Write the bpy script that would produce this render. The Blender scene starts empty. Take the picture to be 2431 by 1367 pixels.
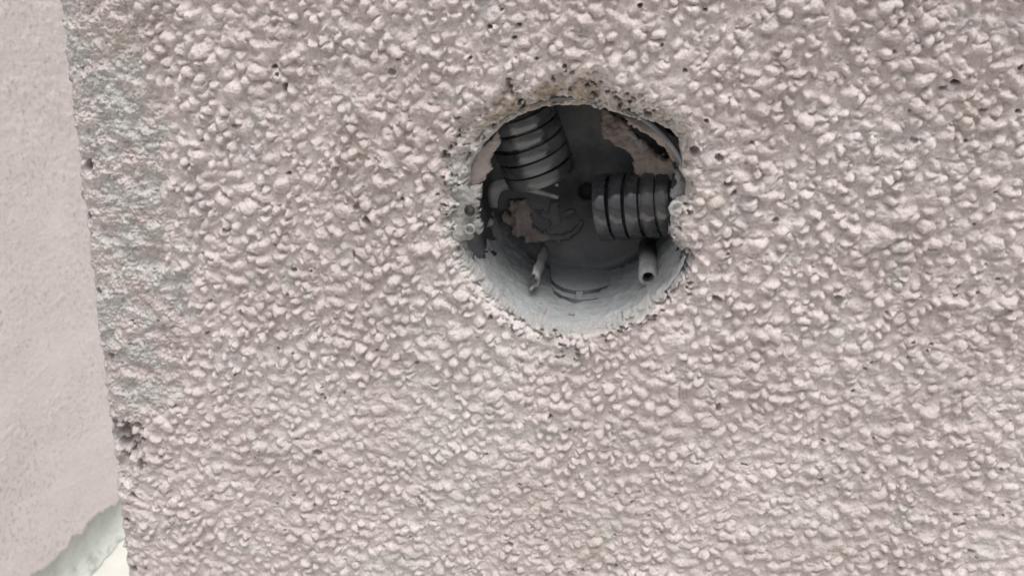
import bpy, bmesh, math, random
import numpy as np
from mathutils import Matrix, Vector

# ------------------------------------------------------------------ camera
IMW, IMH, FPX = 2431.0, 1367.0, 2100.0          # photograph size, focal length in its pixels
PITCH, YAW, ROLL, DIST = 20.0, 7.0, 3.0, 0.285
p_, y_, r_ = map(math.radians, (PITCH, YAW, ROLL))
FW = np.array([-math.sin(y_)*math.cos(p_), math.cos(y_)*math.cos(p_), -math.sin(p_)])
RT = np.cross(FW, [0, 0, 1]); RT /= np.linalg.norm(RT); UP = np.cross(RT, FW)
CR = RT*math.cos(r_) + UP*math.sin(r_); CU = -RT*math.sin(r_) + UP*math.cos(r_)
def ray(u, v): return FW + CR*((u-IMW/2)/FPX) - CU*((v-IMH/2)/FPX)
d0 = ray(1360, 515); CAM = -DIST*d0/np.linalg.norm(d0)      # the box opening is the world origin
def P(u, v, y=0.0): q = ray(u, v); return CAM + q*((y-CAM[1])/q[1])       # point on the plane y
def PX(u, v, x): q = ray(u, v); return CAM + q*((x-CAM[0])/q[0])
def PZ(u, v, z): q = ray(u, v); return CAM + q*((z-CAM[2])/q[2])

sc = bpy.context.scene
C = sc.collection
cd = bpy.data.cameras.new('camera'); cam = bpy.data.objects.new('camera', cd); C.objects.link(cam)
M = Matrix.Identity(4)
for i in range(3):
    M[i][0], M[i][1], M[i][2], M[i][3] = CR[i], CU[i], -FW[i], CAM[i]
cam.matrix_world = M
cd.sensor_width = 36; cd.lens = FPX/IMW*36; cd.clip_start = 0.01; cd.clip_end = 500
cd.dof.use_dof = True; cd.dof.focus_distance = 0.288; cd.dof.aperture_fstop = 24
sc.camera = cam
sc.cycles.use_denoising = True

# ------------------------------------------------------------------ sky, sun, exposure (overcast)
SUN_EL, SUN_AZ = 69.0, 36.0        # azimuth measured from -Y (in front of the wall) towards -X when negative
w = bpy.data.worlds.new('World'); sc.world = w; w.use_nodes = True
nt = w.node_tree; bg = nt.nodes['Background']
sky = nt.nodes.new('ShaderNodeTexSky'); sky.sky_type = 'NISHITA'; sky.sun_disc = False
sky.sun_elevation = math.radians(SUN_EL); sky.sun_rotation = math.radians(180+SUN_AZ)
sky.dust_density = 5; sky.air_density = 1.0
hs = nt.nodes.new('ShaderNodeHueSaturation'); hs.inputs['Saturation'].default_value = 0.12
nt.links.new(sky.outputs[0], hs.inputs['Color']); nt.links.new(hs.outputs[0], bg.inputs[0])
bg.inputs[1].default_value = 0.07
sd_ = bpy.data.lights.new('sun', 'SUN'); sun = bpy.data.objects.new('sun', sd_); C.objects.link(sun)
sd_.energy = 1.5; sd_.angle = math.radians(26); sd_.color = (1, 0.97, 0.945)
sdir = Vector((math.sin(math.radians(SUN_AZ))*math.cos(math.radians(SUN_EL)),
               -math.cos(math.radians(SUN_AZ))*math.cos(math.radians(SUN_EL)), math.sin(math.radians(SUN_EL))))
sun.rotation_euler = sdir.to_track_quat('Z', 'Y').to_euler()
sc.view_settings.view_transform = 'Standard'; sc.view_settings.look = 'None'
sc.view_settings.gamma = 1; sc.view_settings.use_curve_mapping = False
sc.view_settings.exposure = 1.13

# ------------------------------------------------------------------ noise
rng = np.random.default_rng(7); random.seed(7)
PERM = np.random.default_rng(3).permutation(1024).astype(np.int32); PERM2 = np.concatenate([PERM, PERM])
GC = np.cos(np.arange(1024)*2*np.pi/1024).astype(np.float32); GS = np.sin(np.arange(1024)*2*np.pi/1024).astype(np.float32)
def gn(x, z, scale, seed):                    # gradient noise, about -1..1
    x = np.asarray(x)*(1/scale) + (seed*7.31 % 311); z = np.asarray(z)*(1/scale) + (seed*3.77 % 277)
    ix = np.floor(x); iz = np.floor(z); fx = (x-ix).astype(np.float32); fz = (z-iz).astype(np.float32)
    ix = ix.astype(np.int32) & 1023; iz = iz.astype(np.int32) & 1023
    ux = fx*fx*fx*(fx*(fx*6-15)+10); uz = fz*fz*fz*(fz*(fz*6-15)+10)
    p0 = PERM[(iz+seed) & 1023]; p1 = PERM[(iz+1+seed) & 1023]
    def g(dx, p, dz):
        a = PERM2[((ix+dx) & 1023)+p]; return GC[a]*(fx-dx) + GS[a]*(fz-dz)
    a = g(0, p0, 0); b = g(1, p0, 0); c = g(0, p1, 1); d = g(1, p1, 1)
    a = a+(b-a)*ux; c = c+(d-c)*ux
    return 1.5*(a+(c-a)*uz)
def fbm(x, z, scale, seed, octs=4, gain=0.5):
    s = 0; amp = 1
    for o in range(octs):
        s = s + amp*gn(x, z, scale/2**o, seed+o*17); amp *= gain
    return s
def sstep(a, b, x):
    t = np.clip((x-a)/(b-a), 0, 1); return t*t*(3-2*t)

# ------------------------------------------------------------------ materials
def nodes(name):
    m = bpy.data.materials.new(name); m.use_nodes = True
    n = m.node_tree.nodes; l = m.node_tree.links
    return m, n, l, n['Principled BSDF']
def tex(n, l, scale, detail=4, rough=0.6, src=None):
    t = n.new('ShaderNodeTexNoise'); t.inputs['Scale'].default_value = scale
    t.inputs['Detail'].default_value = detail; t.inputs['Roughness'].default_value = rough
    if src is None:
        src = n.new('ShaderNodeTexCoord').outputs['Object']
    l.new(src, t.inputs['Vector']); return t.outputs['Fac']
def ramp(n, l, fac, a, b):
    r = n.new('ShaderNodeMapRange'); r.interpolation_type = 'SMOOTHSTEP'
    r.inputs['From Min'].default_value = a; r.inputs['From Max'].default_value = b
    l.new(fac, r.inputs['Value']); return r.outputs[0]
def mix(n, l, fac, a, b):
    m = n.new('ShaderNodeMix'); m.data_type = 'RGBA'
    if isinstance(fac, float): m.inputs[0].default_value = fac
    else: l.new(fac, m.inputs[0])
    for s, c in ((6, a), (7, b)):
        if isinstance(c, tuple): m.inputs[s].default_value = (*c, 1)
        else: l.new(c, m.inputs[s])
    return m.outputs[2]
def mul(n, l, a, b):
    m = n.new('ShaderNodeMath'); m.operation = 'MULTIPLY'; l.new(a, m.inputs[0])
    if isinstance(b, float): m.inputs[1].default_value = b
    else: l.new(b, m.inputs[1])
    return m.outputs[0]
def bump(n, l, b, h, dist, strength=1.0):
    k = n.new('ShaderNodeBump'); k.inputs['Distance'].default_value = dist; k.inputs['Strength'].default_value = strength
    l.new(h, k.inputs['Height']); l.new(k.outputs[0], b.inputs['Normal'])

def mat_wall():
    m, n, l, b = nodes('textured_render')
    at = {}
    for k in ('cement', 'ochre', 'dust'):
        a = n.new('ShaderNodeAttribute'); a.attribute_name = k; at[k] = a.outputs['Fac']
    c = mix(n, l, ramp(n, l, tex(n, l, 22, 3), 0.35, 0.68), (0.51, 0.446, 0.434), (0.59, 0.532, 0.52))
    c = mix(n, l, mul(n, l, ramp(n, l, tex(n, l, 160, 4, 0.65), 0.48, 0.72), 0.6), c, (0.43, 0.37, 0.366))
    c = mix(n, l, mul(n, l, ramp(n, l, tex(n, l, 38, 4, 0.65), 0.56, 0.72), 0.45), c, (0.44, 0.39, 0.345))
    c = mix(n, l, mul(n, l, ramp(n, l, tex(n, l, 9, 4, 0.6), 0.52, 0.70), 0.5), c, (0.56, 0.535, 0.52))
    c = mix(n, l, mul(n, l, ramp(n, l, tex(n, l, 1400, 2), 0.60, 0.70), 0.5), c, (0.33, 0.28, 0.265))
    cem = mix(n, l, ramp(n, l, tex(n, l, 300, 4, 0.7), 0.35, 0.65), (0.40, 0.395, 0.38), (0.55, 0.54, 0.525))
    c = mix(n, l, at['cement'], c, cem)
    c = mix(n, l, at['ochre'], c, (0.33, 0.26, 0.20))
    c = mix(n, l, at['dust'], c, (0.30, 0.30, 0.295))
    g = tex(n, l, 1050, 3, 0.75)                              # sand grains
    c = mix(n, l, mul(n, l, ramp(n, l, g, 0.50, 0.66), 0.42), c, (0.30, 0.255, 0.245))
    c = mix(n, l, mul(n, l, ramp(n, l, tex(n, l, 1300, 2, 0.7), 0.56, 0.70), 0.45), c, (0.69, 0.64, 0.625))
    l.new(c, b.inputs['Base Color']); b.inputs['Roughness'].default_value = 0.92
    b.inputs['Specular IOR Level'].default_value = 0.2
    bump(n, l, b, tex(n, l, 1500, 4, 0.7), 0.0005, 1.0)
    return m
def mat_rough(name, c0, c1, scale, bscale, bdist, rough=0.9, fleck=None):
    m, n, l, b = nodes(name)
    c = mix(n, l, ramp(n, l, tex(n, l, scale, 5, 0.65), 0.3, 0.7), c0, c1)
    if fleck:
        c = mix(n, l, mul(n, l, mul(n, l, ramp(n, l, tex(n, l, fleck[0], 3, 0.7), 0.50, 0.68), ramp(n, l, tex(n, l, 11, 3), 0.35, 0.6)), fleck[2]), c, fleck[1])
    l.new(c, b.inputs['Base Color'])
    b.inputs['Roughness'].default_value = rough; b.inputs['Specular IOR Level'].default_value = 0.25
    bump(n, l, b, tex(n, l, bscale, 5, 0.7), bdist)
    return m
def mat_plastic(name, c0, c1, rough):
    m, n, l, b = nodes(name)
    f = ramp(n, l, tex(n, l, 55, 5, 0.6), 0.40, 0.75)
    l.new(mix(n, l, f, c0, c1), b.inputs['Base Color'])
    rr = n.new('ShaderNodeMapRange'); l.new(f, rr.inputs['Value'])
    rr.inputs['To Min'].default_value = rough; rr.inputs['To Max'].default_value = 0.8
    l.new(rr.outputs[0], b.inputs['Roughness'])
    bump(n, l, b, tex(n, l, 900, 3), 0.0001, 0.5)
    return m
WALL = mat_wall()
CEMENT = mat_rough('grey_cement', (0.21, 0.205, 0.195), (0.34, 0.33, 0.32), 240, 1600, 0.0005)
DUST = mat_rough('cement_dust', (0.31, 0.32, 0.33), (0.40, 0.41, 0.42), 160, 1500, 0.0007)
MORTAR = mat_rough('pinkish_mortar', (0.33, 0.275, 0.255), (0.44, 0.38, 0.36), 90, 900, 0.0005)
BLACK = mat_plastic('black_plastic', (0.030, 0.030, 0.032), (0.10, 0.10, 0.10), 0.45)
DARK = mat_plastic('dusty_dark_plastic', (0.085, 0.089, 0.096), (0.23, 0.23, 0.235), 0.42)
TUBE = mat_plastic('conduit_plastic', (0.030, 0.032, 0.037), (0.095, 0.097, 0.104), 0.10)
TUBE.node_tree.nodes['Principled BSDF'].inputs['Coat Weight'].default_value = 0.6
TUBE.node_tree.nodes['Principled BSDF'].inputs['Coat Roughness'].default_value = 0.12
GREYP = mat_rough('dusty_grey_plastic', (0.26, 0.265, 0.27), (0.42, 0.42, 0.42), 200, 1800, 0.0003, 0.7)
REAR = mat_rough('pale_render', (0.79, 0.715, 0.705), (0.86, 0.79, 0.78), 14, 260, 0.003, fleck=(210, (0.46, 0.39, 0.36), 0.75))
BAND = mat_rough('grey_green_cement', (0.52, 0.55, 0.51), (0.64, 0.66, 0.62), 26, 160, 0.002, fleck=(60, (0.30, 0.31, 0.28), 0.6))
FLOOR = mat_rough('white_screed', (0.62, 0.61, 0.56), (0.72, 0.71, 0.67), 9, 200, 0.0006)
GROUND = mat_rough('ground', (0.20, 0.19, 0.17), (0.30, 0.28, 0.25), 3, 40, 0.004)
FAINT = mat_plastic('dusty_back_plastic', (0.12, 0.12, 0.122), (0.21, 0.21, 0.21), 0.6)
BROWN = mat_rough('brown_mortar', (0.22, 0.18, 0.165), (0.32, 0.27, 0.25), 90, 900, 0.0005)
VOID = mat_plastic('black_void', (0.01, 0.01, 0.01), (0.02, 0.02, 0.02), 0.7)

# ------------------------------------------------------------------ mesh helpers
def link(name, me, parent=None, mat=None):
    o = bpy.data.objects.new(name, me); C.objects.link(o)
    if parent: o.parent = parent
    if mat: me.materials.append(mat)
    return o
def empty(name, loc=(0, 0, 0)):
    o = bpy.data.objects.new(name, None); o.empty_display_size = 0.01; C.objects.link(o); o.location = loc; return o
def tag(o, label, cat, group=None):
    o['label'] = label; o['category'] = cat
    if group: o['group'] = group
    return o
def np_mesh(name, co, quads, smooth=True):
    me = bpy.data.meshes.new(name)
    co = np.asarray(co, np.float32); quads = np.asarray(quads, np.int32)
    me.vertices.add(len(co)); me.vertices.foreach_set('co', co.ravel())
    nq = len(quads); me.loops.add(nq*4); me.polygons.add(nq)
    me.loops.foreach_set('vertex_index', quads.ravel())
    me.polygons.foreach_set('loop_start', np.arange(0, nq*4, 4, dtype=np.int32))
    me.polygons.foreach_set('loop_total', np.full(nq, 4, np.int32))
    me.update(calc_edges=True); me.validate()
    if smooth: me.polygons.foreach_set('use_smooth', np.ones(len(me.polygons), bool))
    return me
def sheet(name, front, back, mask, parent, mat, smooth=True):
    """solid piece from two (n,m,3) grids; mask (n-1,m-1) keeps cells; open borders are closed with side quads"""
    n, m = mask.shape[0]+1, mask.shape[1]+1
    idx = np.arange(n*m).reshape(n, m); N = n*m
    i, j = np.nonzero(mask)
    f = np.stack([idx[i, j], idx[i+1, j], idx[i+1, j+1], idx[i, j+1]], 1)
    quads = [f, f[:, ::-1]+N]
    pad = np.zeros((n+1, m+1), bool); pad[1:-1, 1:-1] = mask
    h0 = pad[1:-1, 1:-1]
    def side(sel, a, b): return np.stack([a[sel], b[sel], b[sel]+N, a[sel]+N], 1)
    quads.append(side(h0 & ~pad[:-2, 1:-1], idx[:-1, :-1], idx[:-1, 1:]))
    quads.append(side(h0 & ~pad[2:, 1:-1], idx[1:, 1:], idx[1:, :-1]))
    quads.append(side(h0 & ~pad[1:-1, :-2], idx[1:, :-1], idx[:-1, :-1]))
    quads.append(side(h0 & ~pad[1:-1, 2:], idx[:-1, 1:], idx[1:, 1:]))
    q = np.concatenate(quads); co = np.concatenate([front.reshape(-1, 3), back.reshape(-1, 3)])
    used, inv = np.unique(q, return_inverse=True)
    me = np_mesh(name, co[used], inv.reshape(-1, 4), smooth)
    return link(name, me, parent, mat)
def seg_dist(px, pz, poly):
    """signed distance to a closed polygon, positive outside"""
    d = np.full(px.shape, 1e9); inside = np.zeros(px.shape, bool)
    n = len(poly)
    for k in range(n):
        ax, az = poly[k]; bx, bz = poly[(k+1) % n]
        ex, ez = bx-ax, bz-az
        t = np.clip(((px-ax)*ex+(pz-az)*ez)/(ex*ex+ez*ez+1e-12), 0, 1)
        d = np.minimum(d, np.hypot(px-ax-t*ex, pz-az-t*ez))
        c = ((az > pz) != (bz > pz)) & (px < (bx-ax)*(pz-az)/(bz-az+1e-15)+ax)
        inside ^= c
    return np.where(inside, -d, d)
def tube(name, pts, rad, parent, mat, seg=14, close=True):
    bm = bmesh.new(); rings = []
    pts = [Vector(q) for q in pts]
    for k, q in enumerate(pts):
        t = (pts[min(k+1, len(pts)-1)]-pts[max(k-1, 0)]).normalized()
        a = t.orthogonal() if k == 0 else (A - t*A.dot(t)); a.normalize(); A = a; b = t.cross(a)
        r = rad[k] if hasattr(rad, '__len__') else rad
        rings.append([bm.verts.new(q + (a*math.cos(s*2*math.pi/seg)+b*math.sin(s*2*math.pi/seg))*r) for s in range(seg)])
    for r0, r1 in zip(rings, rings[1:]):
        for s in range(seg): bm.faces.new((r0[s], r0[(s+1) % seg], r1[(s+1) % seg], r1[s])).smooth = True
    if close: bm.faces.new(rings[0][::-1]); bm.faces.new(rings[-1])
    me = bpy.data.meshes.new(name); bm.normal_update(); bm.to_mesh(me); bm.free()
    return link(name, me, parent, mat)
def lathe(name, prof, seg, parent, mat, mw=None, closed=False, jit=0.0):
    """profile of (axis, radius) turned about local Z"""
    bm = bmesh.new(); rings = []
    for (z, r) in prof:
        rings.append([bm.verts.new(((r+random.uniform(-jit, jit))*math.cos(2*math.pi*s/seg), (r+random.uniform(-jit, jit))*math.sin(2*math.pi*s/seg), z)) for s in range(seg)])
    pairs = list(zip(rings, rings[1:])) + ([(rings[-1], rings[0])] if closed else [])
    for r0, r1 in pairs:
        for s in range(seg): bm.faces.new((r0[s], r0[(s+1) % seg], r1[(s+1) % seg], r1[s])).smooth = True
    bmesh.ops.recalc_face_normals(bm, faces=bm.faces)
    me = bpy.data.meshes.new(name); bm.to_mesh(me); bm.free()
    o = link(name, me, parent, mat)
    if mw is not None: o.matrix_local = mw
    return o
def prism(name, outline, z_top, z_bot, parent, mats, taper=1.0):
    """flat plate with a horizontal top: mats[0] on top, mats[1] on the sides"""
    bm = bmesh.new()
    t = [bm.verts.new((x, y, z_top)) for x, y in outline]; b = [bm.verts.new((x, y, z_bot)) for x, y in outline]
    bm.faces.new(t); bm.faces.new(b[::-1]); k = len(t)
    for i in range(k):
        f = bm.faces.new((t[i], b[i], b[(i+1) % k], t[(i+1) % k])); f.material_index = 1
    bmesh.ops.recalc_face_normals(bm, faces=bm.faces)
    me = bpy.data.meshes.new(name); bm.to_mesh(me); bm.free()
    o = link(name, me, parent, mats[0]); me.materials.append(mats[1]); return o
def align(o, d): return Vector(d).normalized().to_track_quat('Z', 'Y').to_matrix().to_4x4()

# ================================================================== THE LARGE STRUCTURE
FLOOR_Z = -0.55
g_ = [PZ(200, 1367, FLOOR_Z), PZ(290, 1270, FLOOR_Z)]
REAR_X = float((g_[0][0]+g_[1][0])/2)

def flat(name, x0, x1, y0, y1, z, mat):
    me = bpy.data.meshes.new(name); me.from_pydata([(x0, y0, z), (x1, y0, z), (x1, y1, z), (x0, y1, z)], [], [(0, 1, 2, 3)])
    o = link(name, me, None, mat); o['kind'] = 'structure'; return o
flat('ground', -60, 60, -60, 60, FLOOR_Z-0.08, GROUND)
me = bpy.data.meshes.new('floor'); bm = bmesh.new(); bmesh.ops.create_cube(bm, size=1)
for v in bm.verts:
    v.co = Vector((v.co.x*2.6-0.1, v.co.y*3.0+0.5, FLOOR_Z + (v.co.z-0.5)*0.076))
bm.to_mesh(me); bm.free(); o = link('floor', me, None, FLOOR); o['kind'] = 'structure'

# ------------------------------------------------------------------ the pitted wall panel (millimetres, then metres)
EDGE_X = float((P(140, 0)[0]+P(300, 1367)[0])/2)*1000 - 1.4
Z_LO, Z_HI = P(1200, 1367)[2]*1000-12, max(P(140, 0)[2], P(2431, 0)[2])*1000+8
X_HI = P(2431, 1367)[0]*1000+8
STEP = 0.33
def grow(start, end, step0, rate=1.07, mx=7.0):
    out = []; s = step0; x = start
    while x < end:
        s = min(s*rate, mx); x += s; out.append(min(x, end))
    return out
s_ax = list(np.arange(0, X_HI-EDGE_X, STEP)); s_ax += grow(s_ax[-1], 620, STEP)
side = [-96, -80, -64, -50, -38, -28, -20, -14, -10, -7, -5, -3.6, -2.6, -1.8, -1.2, -0.7, -0.3]
S = np.array(side + s_ax)
z_mid = list(np.arange(Z_LO, Z_HI, STEP))
Zt = grow(z_mid[-1], 420, STEP); Zb = [-q for q in grow(-z_mid[0], -FLOOR_Z*1000, STEP)][::-1]
Z = np.array(Zb + z_mid + Zt)
SS, ZZ = np.meshgrid(S, Z, indexing='ij')
XX = EDGE_X + np.maximum(SS, 0.0)
nS, nZ = SS.shape

# photograph coordinates of every point of the face (used only to set out the zones on the wall)
rel = np.stack([XX/1000-CAM[0], np.full_like(XX, -CAM[1]), ZZ/1000-CAM[2]], -1)
dp = rel@FW; UU = IMW/2 + FPX*(rel@CR)/dp; VV = IMH/2 - FPX*(rel@CU)/dp

# opening outline
hole_px = [(1345,252),(1400,254),(1440,264),(1475,282),(1520,290),(1560,300),(1595,324),(1615,346),(1618,400),(1613,415),(1628,440),(1630,478),
 (1608,492),(1594,515),(1594,545),(1588,575),(1604,590),(1626,602),(1630,618),(1612,650),(1585,690),(1540,722),(1500,746),(1460,765),(1400,780),
 (1340,782),(1290,771),(1240,754),(1190,720),(1150,680),(1120,640),(1100,600),(1090,560),(1094,545),(1102,520),(1106,480),(1106,440),(1112,400),
 (1138,360),(1170,325),(1203,296),(1250,270),(1300,256)]
hole_px = [(u, v+14*max(0.0, 330-v)/80+7*max(0.0, v-690)/90) for u, v in hole_px]
hole = [(P(u, v)[0]*1000, P(u, v)[2]*1000) for u, v in hole_px]
hp = np.array(hole)
near = (np.abs(XX) < 75) & (np.abs(ZZ) < 75)
SD = np.full(XX.shape, 99.0); SD[near] = seg_dist(XX[near], ZZ[near], hole)
SD = SD + 0.30*gn(XX, ZZ, 2.6, 301) + 0.10*gn(XX, ZZ, 1.1, 302)
ang = np.degrees(np.arctan2(ZZ, XX)) % 360
RW = np.interp(ang, [0, 25, 45, 70, 90, 115, 135, 160, 180, 200, 225, 250, 270, 300, 330, 345, 360],
               [3.0, 3.0, 6.0, 9.0, 11.0, 10.5, 10., 9.0, 8.0, 4.6, 3.0, 1.5, 1.5, 1.5, 2.2, 3.0, 3.0])
T = SD/(RW*(1+0.35*gn(XX, ZZ, 7, 303)))

# zones
ub = np.interp(VV, [-200, 0, 150, 300, 450, 580, 650, 750, 850, 930, 985, 1020, 1120, 1367, 1500],
               [300, 315, 350, 392, 405, 415, 435, 450, 440, 425, 370, 318, 318, 322, 322])
zn = fbm(XX, ZZ, 9, 310, 3)
FRAC = sstep(-30, 25, ub - UU + 42*zn)                       # broken strip along the edge
COLL = sstep(1.35, 0.75, T + 0.12*fbm(XX, ZZ, 3, 320, 3))    # broken collar round the opening
FLAT = np.maximum(FRAC, COLL)
lowamp = 1.22 - 0.38*sstep(600, 1150, VV) + 0.34*gn(XX, ZZ, 30, 330) + 0.15*gn(XX, ZZ, 13, 331)

# lumps
wx = XX + 0.9*gn(XX, ZZ, 3.8, 1) + 0.36*gn(XX, ZZ, 1.6, 2) + 0.15*gn(XX, ZZ, 0.75, 5)
wz = ZZ + 0.7*gn(XX, ZZ, 3.8, 3) + 0.31*gn(XX, ZZ, 1.6, 4) + 0.14*gn(XX, ZZ, 0.75, 6)
H = 0.45*fbm(XX*0.6, ZZ, 9, 20, 3)
def splat(cx, cz, a, b, rot, hgt, pw=1.5, k=0.16):
    R = max(a, b)*1.05+1.0
    i0, i1 = np.searchsorted(S, [cx-EDGE_X-R, cx-EDGE_X+R]); j0, j1 = np.searchsorted(Z, [cz-R, cz+R])
    if i1-i0 < 2 or j1-j0 < 2: return
    sl = (slice(i0, i1), slice(j0, j1))
    dx = wx[sl]-cx; dz = wz[sl]-cz; c, s = math.cos(rot), math.sin(rot)
    d2 = ((dx*c+dz*s)/a)**2 + ((-dx*s+dz*c)/b)**2
    h = np.maximum(hgt*(1-d2**pw), -1.2) + H0[sl]
    A = H[sl]; d = A-h
    H[sl] = 0.5*(A+h+np.sqrt(d*d+k*k)) - 0.0
H += 0.5*np.abs(fbm(XX*0.75, ZZ, 5.5, 24, 2))
H0 = H.copy()
lx0, lx1, lz0, lz1 = EDGE_X, EDGE_X+420, -300, 200
dxs, dzs = 4.5, 3.5
row = 0; zc = lz0
lumps = []
while zc < lz1:
    xc = lx0 + (row % 2)*dxs/2
    while xc < lx1:
        if rng.random() > 0.05:
            lumps.append((xc+rng.uniform(-2.1, 2.1), zc+rng.uniform(-1.7, 1.7), 0))
        xc += dxs
    zc += dzs; row += 1
for _ in range(4500): lumps.append((rng.uniform(lx0, lx1), rng.uniform(-185, 95), 1))
for _ in range(16000): lumps.append((rng.uniform(lx0, lx0+345), rng.uniform(-172, 86), 2))
order = rng.permutation(len(lumps))
SZ = gn(np.array([q[0] for q in lumps]), np.array([q[1] for q in lumps]), 26, 335)
for k in order:
    cx, cz, kind = lumps[k]
    if kind == 0:
        big = rng.random(); sz = 0.93 + 0.28*float(SZ[k])
        a = rng.uniform(1.5, 2.6) + (1.7 if big > 0.84 else 0); b = rng.uniform(1.25, 1.95) + (0.6 if big > 0.84 else 0)
        splat(cx, cz, a*sz, b*sz, rng.normal(0, 0.5), rng.uniform(0.8, 2.3), rng.uniform(0.95, 1.7), 0.24)
    elif kind == 2:
        a = rng.uniform(0.4, 0.75); splat(cx, cz, a*1.15, a, 0, rng.uniform(0.25, 0.75), 1.4, 0.08)
    else:
        a = rng.uniform(0.8, 1.6); splat(cx, cz, a, a*rng.uniform(0.65, 1.0), rng.uniform(0, 3), rng.uniform(0.4, 1.3), 1.5, 0.1)
LUMP = H - H0
H = H0 + LUMP*np.clip(lowamp, 0.4, 1.4)
H += (0.36-0.10*sstep(500, 1000, VV))*fbm(XX, ZZ, 2.2, 40, 3, 0.66)*(0.45+0.55*sstep(0.2, 1.2, LUMP))
H -= 0.22*np.abs(gn(XX, ZZ, 1.7, 45)) + 0.22*np.abs(gn(XX, ZZ, 0.95, 46))

# broken zones: ledges, flakes and crumbs in place of the lumps
fr = fbm(XX, ZZ*1.25, 8, 50, 5, 0.55)
terr = np.floor(fr*3.2+0.35*gn(XX, ZZ, 1.3, 61))/3.2
fr2 = 0.55*fr + 0.45*terr
HF = -0.6 + 1.15*fr2 + 0.75*np.abs(fbm(XX, ZZ*1.3, 2.8, 70, 4, 0.65)) + (0.18+0.2*COLL)*fbm(XX, ZZ, 1.3, 75, 2, 0.7) + 0.25*LUMP + COLL*(0.3*LUMP + 0.8*fbm(XX, ZZ*1.2, 4.2, 77, 3, 0.6))
H = H*(1-FLAT) + HF*FLAT
# collar falls into the opening; ledges on the way down
fall = np.clip(1-T, 0, 1)
depth = np.interp(ang, [0, 45, 90, 135, 180, 225, 270, 315, 360], [3.2, 4.0, 6.0, 4.5, 2.6, 2.2, 2.2, 2.6, 3.2])
H -= COLL*depth*fall**1.25
H += COLL*0.9*sstep(0.2, 0.9, T)*(np.floor(2.5*fbm(XX, ZZ, 4.5, 80, 3))/2.5)*0.8
H = np.where(SD < 1.0, H*(1-0.3*np.clip(1.0-SD, 0, 1)) - 2.0*np.clip(1.0-SD, 0, 1.6)**1.5, H)
H -= 1.7*np.exp(-((SD-2.4+0.8*gn(XX, ZZ, 6, 305))/0.55)**2)*sstep(0.0, 0.5, gn(XX, ZZ, 5, 306)+0.12)
# arris along the edge
H -= 3.2*np.exp(-np.maximum(SS, 0)/1.3) * (0.75+0.5*fbm(0*XX, ZZ, 9, 90, 3))
H -= 1.2*np.exp(-np.maximum(SS, 0)/9.0)

# pits, voids and craters
def pit(cx, cz, a, b, rot, dep, lip=0.0, sharp=6):
    R = max(a, b)*1.6+0.4
    i0, i1 = np.searchsorted(S, [cx-EDGE_X-R, cx-EDGE_X+R]); j0, j1 = np.searchsorted(Z, [cz-R, cz+R])
    if i1-i0 < 2 or j1-j0 < 2: return
    sl = (slice(i0, i1), slice(j0, j1))
    dx = XX[sl]-cx+0.35*(wx[sl]-XX[sl]); dz = ZZ[sl]-cz+0.35*(wz[sl]-ZZ[sl]); c, s = math.cos(rot), math.sin(rot)
    d = np.sqrt(((dx*c+dz*s)/a)**2 + ((-dx*s+dz*c)/b)**2)
    H[sl] = H[sl] - dep*np.clip(1-d**sharp, 0, 1)*(d < 1) + lip*np.exp(-((d-1.15)/0.22)**2)
def pit_px(u, v, w_, h_, dep=3.0, lip=0.0, rot=0.0):
    q = P(u, v)*1000; k = 0.08 if u < 420 else 0.062; pit(q[0], q[2], w_*k, h_*k, rot, dep*1.6, lip)
for a in [(298,1050,90,80,2.6),(292,1120,50,80,1.6),(345,615,120,60,0.8),(260,560,60,50,0.6),(330,880,80,40,0.6),(205,400,20,30,4),(207,520,14,18,3),(228,700,18,16,3),(262,850,18,16,3.5),(300,1010,34,22,4.5),(282,1035,32,30,4.5),(302,1052,26,22,4),
          (322,1040,18,16,4),(340,1042,14,12,4),(288,1085,16,14,3),(300,1108,14,20,3),(331,1092,16,20,4),(345,1102,12,14,4),(272,1040,16,20,4),
          (262,1012,14,18,3),(316,1180,24,18,3),(300,1240,20,14,3),(316,1352,20,18,3),(298,1330,14,18,3),(1232,58,12,12,3),(1520,12,12,12,3),
          (652,160,16,12,2.4),(655,185,12,8,2),(678,205,16,22,2.2),(662,175,10,8,2),(686,412,14,10,3),(875,517,22,24,2.6),(843,602,10,26,3),
          (1650,362,24,30,3.2),(1706,371,24,22,2.2),(1728,436,22,16,1.6),(1742,455,18,16,1.6),(1676,284,12,10,2.6),(2269,196,22,12,3.2),(2240,208,20,14,1.2),
          (2335,258,16,12,1.2),(2420,158,10,16,2.6),(2420,264,12,10,3),(2170,330,18,14,2),(1702,708,24,18,3.2),(1640,672,14,12,2.6),
          (1628,655,16,14,2.4),(767,932,9,12,3),(773,945,8,10,2.4),(990,862,14,10,2.4),(1306,986,12,14,2.6),(1354,1018,12,12,2.6),(1500,1186,12,10,2.6),
          (2283,1242,20,12,3),(2305,1305,18,12,3.4),(2270,1222,16,10,2.4),(2140,1340,12,10,3),(1950,1138,16,8,2.6),(1768,1102,18,7,2.6),(1595,1117,8,8,2),
          (1655,1092,8,6,2),(2050,1120,8,6,2),(1165,62,14,10,2.4),(1222,88,10,8,2.4),(575,740,10,22,2.4),(505,892,8,10,2.4),(540,545,26,10,2.2),
          (1055,362,12,12,2.2),(2400,735,10,8,2.4),(2201,830,8,7,2.2),(1705,965,12,30,1.6),(1295,1150,7,6,2),(1535,330,10,8,2)]:
    pit_px(*a)
for _ in range(26):
    r = rng.uniform(9, 19); pit_px(rng.uniform(262, 342), rng.uniform(1000, 1125), r*1.1, r, rng.uniform(1.5, 3.2), 0.1)
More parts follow.
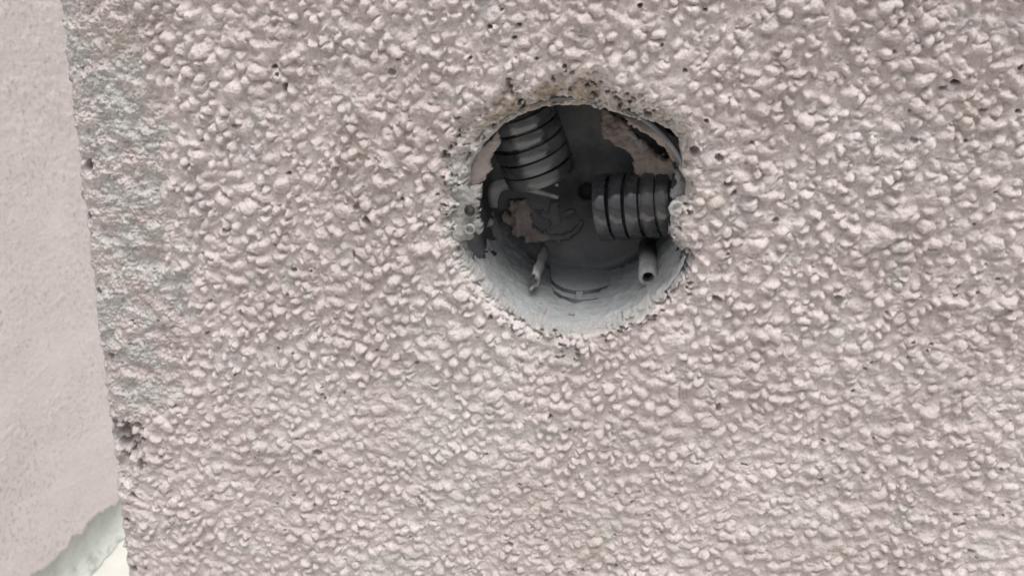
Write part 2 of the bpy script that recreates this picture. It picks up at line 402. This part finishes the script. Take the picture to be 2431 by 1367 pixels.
for u, v, r in [(755,1070,30),(700,640,20),(1000,1180,22),(1490,600,16),(850,490,24),(1840,520,20),(560,300,22),(1210,1290,24),(1990,700,20),(930,170,24)]:
    pit_px(u, v, r, r*0.8, 1.0, 0.5)
# crumbled clusters in the collar
for u, v, n, spr in [(1090,345,16,26),(1075,362,8,20),(1205,212,7,13),(1312,180,5,8),(1345,170,4,14),(1405,203,7,12),(1448,222,7,10),(1410,232,6,16),
                     (1462,250,8,16),(1540,280,8,14),(1500,262,6,18),(1612,545,5,10),(1630,500,5,14),(1625,640,12,14),(1635,690,8,12),(1600,570,6,10),(1240,770,10,20),
                     (1215,782,4,8),(1290,782,7,10),(1320,798,8,10),(1335,830,10,16),(1372,835,9,14),(1300,770,7,14),(1480,778,12,14),(1440,800,6,10),(1560,740,8,14),
                     (1590,715,7,14),(1065,430,10,26),(1060,490,10,22),(1080,540,8,18),(1110,470,4,14),(1115,620,6,16),(1160,745,6,16),(1530,760,6,16),(1240,240,8,18)]:
    for _ in range(max(3, int(n*0.6))):
        r = rng.uniform(4, 11)
        pit_px(u+rng.normal(0, spr*0.6), v+rng.normal(0, spr*0.6), r*1.3, r, rng.uniform(0.8, 2.6), 0.25, rng.uniform(-0.5, 0.5))
for _ in range(190):                                       # pin holes everywhere
    r = rng.uniform(0.33, 0.55); pit(rng.uniform(lx0, lx0+345), 85-255*rng.random()**0.6, r*1.25, r, rng.uniform(-.6, .6), rng.uniform(1.5, 3.2))

# knocked-on flat crust below the opening and small rim dust
edge_j = 0.35*fbm(0*ZZ, ZZ, 14, 100, 5, 0.65) + 0.2*np.floor(1.6*fbm(0*ZZ, ZZ, 5, 101, 3))
SIDE = SS < 0
Hs = 0.7*fbm(SS, ZZ, 7, 110, 4)
i_e = len(side)
edge_h = H[i_e][None, :]
X3 = XX + edge_j*np.exp(-np.maximum(SS, 0)/3.0)
X3 = np.where(SIDE, EDGE_X + edge_j - Hs*sstep(0, -3, SS) - 0.9*(1-np.exp(SS/2.5)), X3)
Y3 = np.where(SIDE, -edge_h - SS, -H)
Z3 = ZZ - np.where(SIDE, 0, 0.22*H*sstep(-150, -120, ZZ+0*ZZ))
co = np.stack([X3, Y3, Z3], -1).reshape(-1, 3)/1000
idx = np.arange(nS*nZ).reshape(nS, nZ)
keep = (SD > -0.5)
kc = keep[:-1, :-1] & keep[1:, :-1] & keep[:-1, 1:] & keep[1:, 1:]
i, j = np.nonzero(kc)
quads = np.stack([idx[i, j], idx[i+1, j], idx[i+1, j+1], idx[i, j+1]], 1)
# close the slab: perimeter carried to the back face
BACK = (96 - float(edge_h.mean()))/1000 + 0.004
ring = np.concatenate([idx[:-1, 0], idx[-1, :-1], idx[:0:-1, -1], idx[0, :0:-1]])
nb = len(co); rc = co[ring].copy(); rc[:, 1] = BACK
co = np.concatenate([co, rc, [[rc[:, 0].mean(), BACK, rc[:, 2].mean()]]])
k = np.arange(len(ring)); k2 = (k+1) % len(ring)
quads = np.concatenate([quads, np.stack([ring[k2], ring[k], nb+k, nb+k2], 1)])
cen = len(co)-1
kk = np.arange(0, len(ring)-1, 2)
cap = np.stack([nb+kk, np.full(len(kk), cen), nb+(kk+2) % len(ring), nb+kk+1], 1)
quads = np.concatenate([quads, cap])
used, inv = np.unique(quads, return_inverse=True)
me = np_mesh('face', co[used], inv.reshape(-1, 4))
cem = np.zeros(nS*nZ+len(ring)+1, np.float32); och = cem.copy()
pn = fbm(XX, ZZ, 16, 120, 4)
gm = FRAC*sstep(-0.25, 0.35, pn)*0.9*sstep(1050, 930, VV)
left_c = sstep(1.05, 0.45, T+0.15*pn)*np.interp(ang, [0, 20, 60, 100, 130, 150, 175, 215, 250, 330, 360], [.5, .3, .5, .3, .3, .6, .9, 1, .8, .8, .5])
gm = np.maximum(gm, left_c); gm = np.maximum(gm, sstep(0.25, 0.9, pn)*0.45)
gm = np.maximum(gm, SIDE*0.7); gm = np.maximum(gm, np.exp(-np.maximum(SS, 0)/3)*0.7)
cem[:nS*nZ] = gm.ravel()
oc = sstep(1.0, 0.5, T)*np.interp(ang, [0, 55, 80, 100, 130, 150, 360], [0, .35, .75, 1, .8, 0, 0])*sstep(-0.5, 0.3, fbm(XX, ZZ, 6, 130, 3)+0.2)
q = sstep(0.35, 0.8, fbm(XX, ZZ, 22, 140, 3))*sstep(1500, 2200, UU)*sstep(520, 200, VV)*0.25
och[:nS*nZ] = np.maximum(oc, q).ravel()
dst = 0*cem; dst[:nS*nZ] = (sstep(2.0, 0.9, SD+0.5*pn)*np.interp(ang, [0, 165, 195, 345, 360], [.3, .3, 1, 1, .3])).ravel()
for nm, arr in (('cement', cem), ('ochre', och), ('dust', dst)):
    at = me.attributes.new(nm, 'FLOAT', 'POINT'); at.data.foreach_set('value', arr[used])
wall = link('concrete_wall', me, None, WALL)
# loose chips of mortar left stuck round the cut and along the broken strip
chips = []
for k in range(7):
    bm = bmesh.new(); bmesh.ops.create_icosphere(bm, subdivisions=1, radius=1.0)
    for v in bm.verts: v.co *= random.uniform(0.6, 1.2)
    for f in bm.faces: f.smooth = False
    cm = bpy.data.meshes.new('mortar_chip'); bm.to_mesh(cm); bm.free()
    at_ = cm.attributes.new('cement', 'FLOAT', 'POINT'); at_.data.foreach_set('value', [0.3+0.11*k]*len(cm.vertices)); cm.materials.append(WALL)
    chips.append(cm)
def chip(x, z, r, sink=0.25):
    i_ = min(np.searchsorted(S, x-EDGE_X), nS-1); j_ = min(np.searchsorted(Z, z), nZ-1)
    o = bpy.data.objects.new('mortar_chip', random.choice(chips)); C.objects.link(o); o.parent = wall
    hh = H[i_, j_]
    o.location = (x/1000, (-hh+sink*r)/1000, (z-0.2*hh)/1000); o.rotation_euler = [random.uniform(0, 6) for _ in range(3)]
    o.scale = (r/1000*random.uniform(0.9, 1.6), r/1000*random.uniform(0.6, 1.0), r/1000*random.uniform(0.6, 1.0))
for k in range(140):
    m_ = random.random()*len(hole); a_ = hole[int(m_)]; b_ = hole[(int(m_)+1) % len(hole)]; t_ = m_ % 1
    x, z = a_[0]+(b_[0]-a_[0])*t_, a_[1]+(b_[1]-a_[1])*t_; L_ = math.hypot(x, z); wd_ = 9 if z > 12 else (6 if x < -15 else 3.2)
    f_ = (L_ + 0.5 + wd_*random.random()**1.3)/L_
    chip(x*f_, z*f_, random.uniform(0.45, 1.25))
for k in range(110):
    v_ = random.uniform(0, 1000); q = P(np.interp(v_, [0, 600, 1000], [150, 220, 270])+random.uniform(10, 190), v_)*1000
    chip(q[0], q[2], random.uniform(0.4, 1.1), 0.4)
tag(wall, 'rough pinkish beige concrete wall with a lumpy face and broken left edge', 'wall')

# ------------------------------------------------------------------ the wall across the opening
rear = empty('side_wall', (REAR_X, 0.5, FLOOR_Z))
tag(rear, 'smooth pale wall out of focus at far left behind the rough edge', 'wall')
def off(a): return a - np.array(rear.location)
ya = np.array(sorted(set(np.round(np.concatenate([np.arange(0.15, 1.0, 0.0021), np.arange(-0.25, 0.15, 0.02), np.arange(1.0, 1.9, 0.03)]), 5))))
za = np.array(sorted(set(np.round(np.concatenate([np.arange(-0.55, 0.22, 0.0021), np.arange(0.22, 1.2, 0.03)]), 5))))
YA, ZA = np.meshgrid(ya, za, indexing='ij')
b0, b1 = PX(75, 1367, REAR_X), PX(275, 1190, REAR_X)
btop = b0[2] + (YA-b0[1])*(b1[2]-b0[2])/(b1[1]-b0[1])
btop = np.clip(btop, FLOOR_Z+0.02, FLOOR_Z+0.16) + 0.007*fbm(YA, 0*YA, 0.07, 200, 5, 0.75)
g = fbm(YA*0.6, ZA, 0.03, 210, 3); gr = fbm(YA*0.5, ZA, 0.0065, 215, 2, 0.7)
patch = sstep(-0.2, 0.6, fbm(YA, ZA, 0.09, 220, 3))
hx = 0.0004*g + (0.0006+0.0012*sstep(-0.15, 0.05, ZA))*np.maximum(gr, -0.2)*(0.35+0.65*patch)
low = ZA < btop
fx = REAR_X + np.where(low, -0.004, hx)
front = off(np.stack([fx, YA, ZA], -1)); back = off(np.stack([np.full_like(YA, REAR_X-0.03), YA, ZA], -1))
zc = 0.25*(ZA[:-1, :-1]+ZA[1:, :-1]+ZA[:-1, 1:]+ZA[1:, 1:]); bc = btop[:-1, :-1]
fx2 = REAR_X + hx; front = off(np.stack([fx2, YA, ZA], -1))
sheet('render_coat', front, back, zc >= bc, rear, REAR)
yb = np.arange(-0.25, 1.9, 0.006); zb = FLOOR_Z+0.001+0.199*np.linspace(0, 1, 26)**1.8
YB, ZB = np.meshgrid(yb, zb, indexing='ij')
fil = 0.016*np.exp(-(ZB-FLOOR_Z)/0.012)*np.clip(0.6+0.9*fbm(YB, 0*YB, 0.07, 233, 4, 0.6), 0.1, 2)
fb = off(np.stack([REAR_X-0.006+0.0012*fbm(YB, ZB, 0.05, 230, 3)+fil, YB, ZB], -1))
bb = off(np.stack([np.full_like(YB, REAR_X-0.028), YB, ZB], -1))
sheet('cement_band', fb, bb, np.ones((len(yb)-1, len(zb)-1), bool), rear, BAND)
me = bpy.data.meshes.new('core'); bm = bmesh.new(); bmesh.ops.create_cube(bm, size=1)
for v in bm.verts: v.co = Vector((v.co.x*0.12-0.092, v.co.y*2.14+0.32, (v.co.z+0.5)*1.7+0.001))
bm.to_mesh(me); bm.free(); link('core', me, rear, REAR)

# ================================================================== THE BOX IN THE WALL
ctr = hp.mean(0); 
for _ in range(40):                                       # circle through the opening outline
    d = hp-ctr; r = np.hypot(d[:, 0], d[:, 1]); ctr = ctr + ((1-r.mean()/r)[:, None]*d).mean(0)
BX, BZ = ctr[0]/1000, ctr[1]/1000; R = r.mean()/1000 + 0.0018
Y0, Y1 = 0.0035, 0.060
box = empty('junction_box', (BX, Y0, BZ))
tag(box, 'round dark plastic electrical box sunk in the hole, cement dust along its bottom', 'electrical box')
def lb(v): return np.asarray(v, float) - np.array([BX, Y0, BZ])
def loc(v): return Vector(lb(v))
RX90 = Matrix.Rotation(-math.pi/2, 4, 'X')                 # local Z -> world +Y
lathe('shell', [(0.0012, R+0.0014), (0.0, R+0.0007), (0.0004, R), (0.02, R-0.0002), (Y1-Y0-0.004, R-0.0014), (Y1-Y0-0.0012, R-0.0026), (Y1-Y0, R-0.006), (Y1-Y0, 0.0001),
                (Y1-Y0+0.002, 0.0001), (Y1-Y0+0.002, R-0.003), (Y1-Y0-0.001, R+0.001)], 96, box, DARK, RX90, closed=True)

def lining(name, th0, th1, y0, y1, maskf, mat, seed, inset=0.0006, relief=0.0005, thick=0.0008, parent=None):
    th = np.radians(np.arange(th0, th1, 0.55)); yy = np.arange(y0, y1, 0.0004)
    TH, YY = np.meshgrid(th, yy, indexing='ij'); q = TH*R
    rr = R - 0.0014*(YY-Y0)/(Y1-Y0) - inset - relief*(0.6+fbm(q, YY, 0.006, seed, 4, 0.6))
    f = np.stack([BX+rr*np.cos(TH), YY, BZ+rr*np.sin(TH)], -1)
    b = np.stack([BX+(rr+thick)*np.cos(TH), YY, BZ+(rr+thick)*np.sin(TH)], -1)
    nz = fbm(q, YY, 0.009, seed+5, 4, 0.6)
    m = maskf(np.degrees(TH), YY, nz)[:-1, :-1]
    return sheet(name, lb(f), lb(b), m, parent or box, mat)
lining('cement_dust', 196, 348, Y0-0.0015, Y1-0.001,
       lambda t, y, n: ((t > 214 + 9*n - 12*sstep(0.038, 0.06, y)) & (t < 342+5*n)) | ((y < 0.0075+0.0035*n) & (t > 196)), DUST, 400)

# knock-out moulding on the bottom
zt = BZ - R + 0.0046
def onz(pts, z): return [tuple(loc(PZ(u, v, z))[:2]) for u, v in pts]
kn = empty('knockout'); kn.parent = box
A_ = onz([(1304, 622), (1480, 634), (1478, 655), (1466, 667), (1445, 677), (1418, 685), (1390, 689), (1365, 689), (1340, 684), (1322, 675), (1310, 664)], zt)
zA = lb((0, 0, zt))[2]
prism('plate', A_, zA, zA-0.006, kn, (DUST, DARK))
zt2 = zt - 0.0016
B_ = onz([(1308, 676), (1316, 690), (1334, 701), (1356, 708), (1380, 711), (1410, 709), (1440, 702), (1462, 691), (1474, 677), (1470, 650), (1390, 640), (1315, 650)], zt2)
prism('step', B_, zA-0.0016, zA-0.007, kn, (DUST, DARK))
T_ = onz([(1367, 680), (1382, 680), (1383, 700), (1368, 700)], zt-0.0004)
prism('tab', T_, zA-0.0004, zA-0.003, kn, (DUST, DUST))

# screw posts
def post(u, v, y, length, ro, ri, name='screw_post', arc=360, mat=GREYP):
    c = P(u, v, y); pr = [(0.0, ri), (0.0, ro), (length, ro*1.08), (length, ri*0.9), (0.004, ri*0.9)]
    o = lathe(name, pr + [(0.0, ri)], 28, box, mat, Matrix.Translation(loc(c)) @ RX90, jit=0.00008)
    return o
p1 = post(1539, 660, 0.021, Y1-0.022, 0.0033, 0.0021)
o = lathe('bore', [(0.006, 0.0), (0.006, 0.0022)], 20, p1, VOID)
# web that carries the post to the wall
def web(pts_top, drop, th, name, mat):
    bm = bmesh.new(); rows = []
    for (q, wd) in pts_top:
        q = loc(q); rows.append([bm.verts.new(q+Vector((-wd, 0, 0))), bm.verts.new(q+Vector((wd, 0, 0.0004))), bm.verts.new(q+Vector((wd*1.6, 0, -drop))), bm.verts.new(q+Vector((-wd*1.6, 0, -drop)))])
    for a, b in zip(rows, rows[1:]):
        for s in range(4): bm.faces.new((a[s], a[(s+1) % 4], b[(s+1) % 4], b[s])).smooth = True
    bm.faces.new(rows[0][::-1]); bm.faces.new(rows[-1]); bmesh.ops.recalc_face_normals(bm, faces=bm.faces)
    me = bpy.data.meshes.new(name); bm.to_mesh(me); bm.free(); return link(name, me, box, mat)
# broken half post on the left: a trough open on one side
c = P(1254, 672, 0.020); bm = bmesh.new(); rings = []
for k in range(9):
    y = 0.038*k/8; ring = []
    for s in range(9):
        a = math.radians(-75 + s*150/8); ro = 0.0030
        ring.append(bm.verts.new((ro*math.cos(a)+0.0003*math.sin(k*2.1), y + (0.0035*abs(math.sin(s*1.1)) if k == 0 else 0), ro*math.sin(a))))
    rings.append(ring)
for a, b in zip(rings, rings[1:]):
    for s in range(8): bm.faces.new((a[s], b[s], b[s+1], a[s+1])).smooth = True
me = bpy.data.meshes.new('screw_post'); bm.to_mesh(me); bm.free()
o = link('screw_post', me, box, GREYP); o.location = loc(c); o['label'] = 'broken half of a screw post'
md = o.modifiers.new('t', 'SOLIDIFY'); md.thickness = 0.0011; md.offset = 0

# mounting lugs at the rim
def lug(pts_px, y, thick, name='mounting_lug'):
    u0, u1 = min(a for a, b in pts_px), max(a for a, b in pts_px); v0, v1 = min(b for a, b in pts_px), max(b for a, b in pts_px)
    poly = [(P(u, v, y)[0], P(u, v, y)[2]) for u, v in pts_px]
    return slab(name, poly, y, thick, CEMENT, box, 0.0010, 0.0012)
def slab(name, poly, y, thick, mat, parent, relief=0.0004, rag=0.0006, step=0.0004, tilt=None, seed=None):
    seed = seed or random.randint(1000, 9000)
    xs = [a for a, b in poly]; zs = [b for a, b in poly]
    gx = np.arange(min(xs)-0.001, max(xs)+0.001, step); gz = np.arange(min(zs)-0.001, max(zs)+0.001, step)
    GX, GZ = np.meshgrid(gx, gz, indexing='ij')
    sd = seg_dist(GX, GZ, poly) + rag*fbm(GX, GZ, 0.004, seed, 4, 0.6)
    edge = np.clip(-sd/0.0015, 0, 1)
    yy = y + relief*fbm(GX, GZ, 0.007, seed+3, 4, 0.6) + 0.35*thick*(1-np.sqrt(np.clip(edge*(2-edge), 0, 1)))
    if tilt: yy = yy + tilt[0]*(GX-np.mean(xs)) + tilt[1]*(GZ-np.mean(zs))
    f = np.stack([GX, yy, GZ], -1); b = np.stack([GX, yy+thick, GZ], -1)
    if parent: pl = np.array(parent.location); f = f-pl; b = b-pl
    return sheet(name, f, b, (sd < 0)[:-1, :-1], parent, mat)
lu = lug([(1070, 440), (1136, 446), (1139, 500), (1137, 552), (1118, 568), (1080, 575), (1055, 505)], 0.0009, 0.003)
def hole_disc(u, v, y, r, parent, mat=VOID, ring=True, name='screw_hole'):
    q = loc(P(u, v, y))
    o = lathe(name, [(0.0, r*1.45), (-0.0005, r*1.3), (-0.0005, r), (0.0012, r*0.92), (0.0012, 0.00005)], 22, parent, mat, Matrix.Translation(q) @ RX90)
    return o
hole_disc(1115, 500, 0.0000, 0.00125, lu, VOID)
q = loc(P(1115, 545, -0.0003))
lathe('screw_boss', [(0.001, 0.0018), (-0.0003, 0.0018), (-0.0005, 0.0015), (-0.0003, 0.0012), (0.0004, 0.0010), (0.0004, 0.00005)], 24, lu, CEMENT, Matrix.Translation(q) @ RX90)
lu2 = slab('mounting_lug', [(P(u, v, .004)[0], P(u, v, .004)[2]) for u, v in [(1594, 486), (1612, 478), (1634, 482), (1640, 540), (1634, 590), (1612, 592), (1598, 575), (1602, 540), (1594, 510)]], 0.004, 0.004, GREYP, box, 0.0006, 0.0008)
q = loc(P(1607, 497, 0.0026))
lathe('screw_boss', [(0.002, 0.0026), (-0.0002, 0.0026), (-0.0006, 0.0022), (-0.0002, 0.0016), (0.0003, 0.0012), (0.0003, 0.00005)], 24, lu2, GREYP, Matrix.Translation(q) @ RX90, jit=0.0002)

# moulding on the back of the box
q = loc(P(1318, 498, Y1-0.001)); rad = 0.0115
ringpts = [q + Vector((rad*math.cos(math.radians(a)), 0, rad*math.sin(math.radians(a)))) for a in range(205, 345, 6)]
tube('knockout_ring', ringpts, [0.0005+0.0013*math.sin(math.pi*k/(len(ringpts)-1))**0.6*(0.8+0.3*math.sin(k*1.7)) for k in range(len(ringpts))], box, FAINT, 8)
q = loc(P(1392, 456, Y1-0.0007))
lathe('cable_hole', [(0.0, 0.0034), (-0.0006, 0.0031), (-0.0006, 0.0026), (0.0004, 0.0024), (0.0004, 0.00005)], 28, box, VOID, Matrix.Translation(q) @ RX90)

def poly_at(pts, y): return [(P(u, v, y)[0], P(u, v, y)[2]) for u, v in pts]
slab('dust_smear', poly_at([(1268, 500), (1300, 508), (1306, 480), (1322, 482), (1326, 503), (1362, 498), (1366, 508), (1330, 518), (1318, 545), (1306, 548), (1302, 522), (1275, 515)], Y1-0.001), Y1-0.0012, 0.0012, FAINT, box, 0.0003, 0.0010)
# mortar showing where the plastic is broken away
slab('mortar_patch', poly_at([(1210, 482), (1232, 478), (1252, 488), (1262, 512), (1268, 545), (1295, 560), (1325, 576), (1290, 578), (1255, 578), (1228, 566), (1212, 545), (1188, 520), (1192, 512), (1206, 510)], Y1-0.004), Y1-0.004, 0.0038, MORTAR, box, 0.0022, 0.0016)
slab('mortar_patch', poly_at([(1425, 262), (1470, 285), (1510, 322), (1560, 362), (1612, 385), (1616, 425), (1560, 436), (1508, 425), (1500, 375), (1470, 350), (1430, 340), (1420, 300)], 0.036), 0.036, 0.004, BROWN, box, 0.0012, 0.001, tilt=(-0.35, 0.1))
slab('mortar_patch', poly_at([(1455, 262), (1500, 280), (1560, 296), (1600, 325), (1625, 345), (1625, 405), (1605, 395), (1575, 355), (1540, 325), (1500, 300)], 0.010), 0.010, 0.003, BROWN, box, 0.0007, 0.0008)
slab('mortar_flake', poly_at([(1490, 312), (1515, 330), (1540, 347), (1528, 356), (1508, 350), (1500, 335)], 0.033), 0.033, 0.0015, CEMENT, box, 0.0005, 0.0008)
slab('mortar_patch', poly_at([(1095, 435), (1110, 395), (1140, 352), (1175, 318), (1180, 340), (1165, 370), (1160, 405), (1150, 430), (1120, 440)], 0.009), 0.009, 0.003, MORTAR, box, 0.0007, 0.0008, tilt=(0.6, 0))
slab('mortar_patch', poly_at([(1595, 395), (1632, 410), (1632, 475), (1600, 485), (1588, 470), (1600, 440)], 0.008), 0.008, 0.003, DARK, box, 0.0006, 0.0008)
slab('dust_flake', poly_at([(1148, 540), (1162, 515), (1172, 528), (1158, 540), (1150, 548)], 0.03), 0.03, 0.001, CEMENT, box, 0.0004, 0.0006)

# bent plastic strip hanging off the wall of the box
strip = [P(1172, 492, .046), P(1170, 470, .044), P(1174, 447, .042), P(1190, 436, .040), P(1215, 437, .040), P(1245, 445, .040), P(1280, 455, .040), P(1325, 468, .042)]
bm = bmesh.new(); rows = []
wd = [0.0014, 0.0018, 0.0024, 0.0026, 0.0020, 0.0014, 0.0010, 0.0006]
fine = []
for k in range(len(strip)-1):
    for t in np.linspace(0, 1, 5)[:-1]:
        a, b = strip[k], strip[k+1]; fine.append((a+(b-a)*t, wd[k]+(wd[k+1]-wd[k])*t))
fine.append((strip[-1], wd[-1])); pts = np.array([f[0] for f in fine]); 
for _ in range(4): pts[1:-1] = (pts[:-2]+2*pts[1:-1]+pts[2:])/4
for k, q in enumerate(pts):
    t = Vector(pts[min(k+1, len(pts)-1)]-pts[max(k-1, 0)]).normalized(); s = t.cross(Vector((0, 1, 0.5))).normalized()*fine[k][1]
    q = Vector(q); rows.append((bm.verts.new(q-s), bm.verts.new(q+Vector((0, -0.0006, 0))), bm.verts.new(q+s)))
for a, b in zip(rows, rows[1:]):
    bm.faces.new((a[0], a[1], b[1], b[0])).smooth = True; bm.faces.new((a[1], a[2], b[2], b[1])).smooth = True
me = bpy.data.meshes.new('plastic_strip'); bm.to_mesh(me); bm.free()
o = link('plastic_strip', me, None, GREYP); md = o.modifiers.new('t', 'SOLIDIFY'); md.thickness = 0.0005
tag(o, 'bent pale grey plastic strip inside the box under the upper conduit', 'plastic strip')

# ------------------------------------------------------------------ corrugated conduits
def conduit(p0, p1, ro, pitch, label, lead=0.0):
    p0, p1 = Vector(p0), Vector(p1); d = p1-p0; Lc = d.length
    root = empty('corrugated_conduit', p0); tag(root, label, 'conduit', 'corrugated conduits entering the box')
    mw = align(None, d)
    ri = ro-0.0016
    lathe('sleeve', [(0, ri-0.0012), (0, ri), (Lc, ri), (Lc, ri-0.0012)], 48, root, TUBE, mw, closed=True)
    n = int(Lc/pitch); hw = pitch*0.41
    prof = [(-hw, ri-0.0002), (-hw*0.97, ri+0.0014), (-hw*0.86, ro-0.00025), (-hw*0.66, ro), (hw*0.66, ro), (hw*0.86, ro-0.00025), (hw*0.97, ri+0.0014), (hw, ri-0.0002)]
    first = None
    for k in range(n):
        T_ = mw @ Matrix.Translation((random.uniform(-.0002, .0002), random.uniform(-.0002, .0002), hw+0.0002+k*pitch+random.uniform(-.0003, .0003))) @ Matrix.Rotation(math.radians(random.uniform(-1.6, 1.6)), 4, 'X') @ Matrix.Rotation(random.uniform(0, 6), 4, 'Z')
        if first is None: first = lathe('rib', prof, 48, root, TUBE, T_, closed=True)
        else:
            c = first.copy(); C.objects.link(c); c.parent = root; c.matrix_local = T_
    return root
conduit(P(1287, 418, 0.036), P(1215, 225, 0.030), 0.0130, 0.0053, 'black corrugated conduit coming down into the box from upper left')
conduit(P(1424, 494, 0.040), P(1665, 474, 0.034), 0.0122, 0.0056, 'black corrugated conduit lying level at right, its ribs upright')

# ------------------------------------------------------------------ crumbs
def crumb(q, r, mat, label, squash=0.7, group='loose crumbs inside the box'):
    bm = bmesh.new(); bmesh.ops.create_icosphere(bm, subdivisions=2, radius=r)
    for v in bm.verts:
        k = 1+0.35*math.sin(v.co.x/r*2.3+q[0]*9000)+0.25*math.sin(v.co.z/r*3.1+q[1]*7000); v.co *= k*0.85; v.co.z *= squash
    for f in bm.faces: f.smooth = False
    me = bpy.data.meshes.new('crumb'); bm.to_mesh(me); bm.free(); o = link('mortar_crumb', me, None, mat); o.location = q
    tag(o, label, 'crumb', group); return o
def bottom(u, v):                                          # point on the dusty bottom of the box
    z = BZ-R+0.001
    for _ in range(12):
        q = PZ(u, v, z); z = BZ - math.sqrt(max(R*R-(q[0]-BX)**2, 1e-8)) + 0.0012
    return q
crumb(bottom(1357, 746)+np.array([0, 0, 0.0004]), 0.0011, CEMENT, 'largest pale crumb at the very bottom of the box near its rim')
crumb(bottom(1318, 734)+np.array([0, 0, 0.0001]), 0.0006, CEMENT, 'small crumb left of the largest one on the box bottom')
crumb(bottom(1284, 722)+np.array([0, 0, 0.0001]), 0.0006, CEMENT, 'small crumb on the box bottom below the broken left post')
crumb(bottom(1464, 727)+np.array([0, 0, 0.0001]), 0.0005, CEMENT, 'tiny crumb on the box bottom left of the round screw post')
crumb(P(1320, 438, 0.0285), 0.0011, CEMENT, 'white crumb stuck on the lower end of the upper conduit', 0.5)
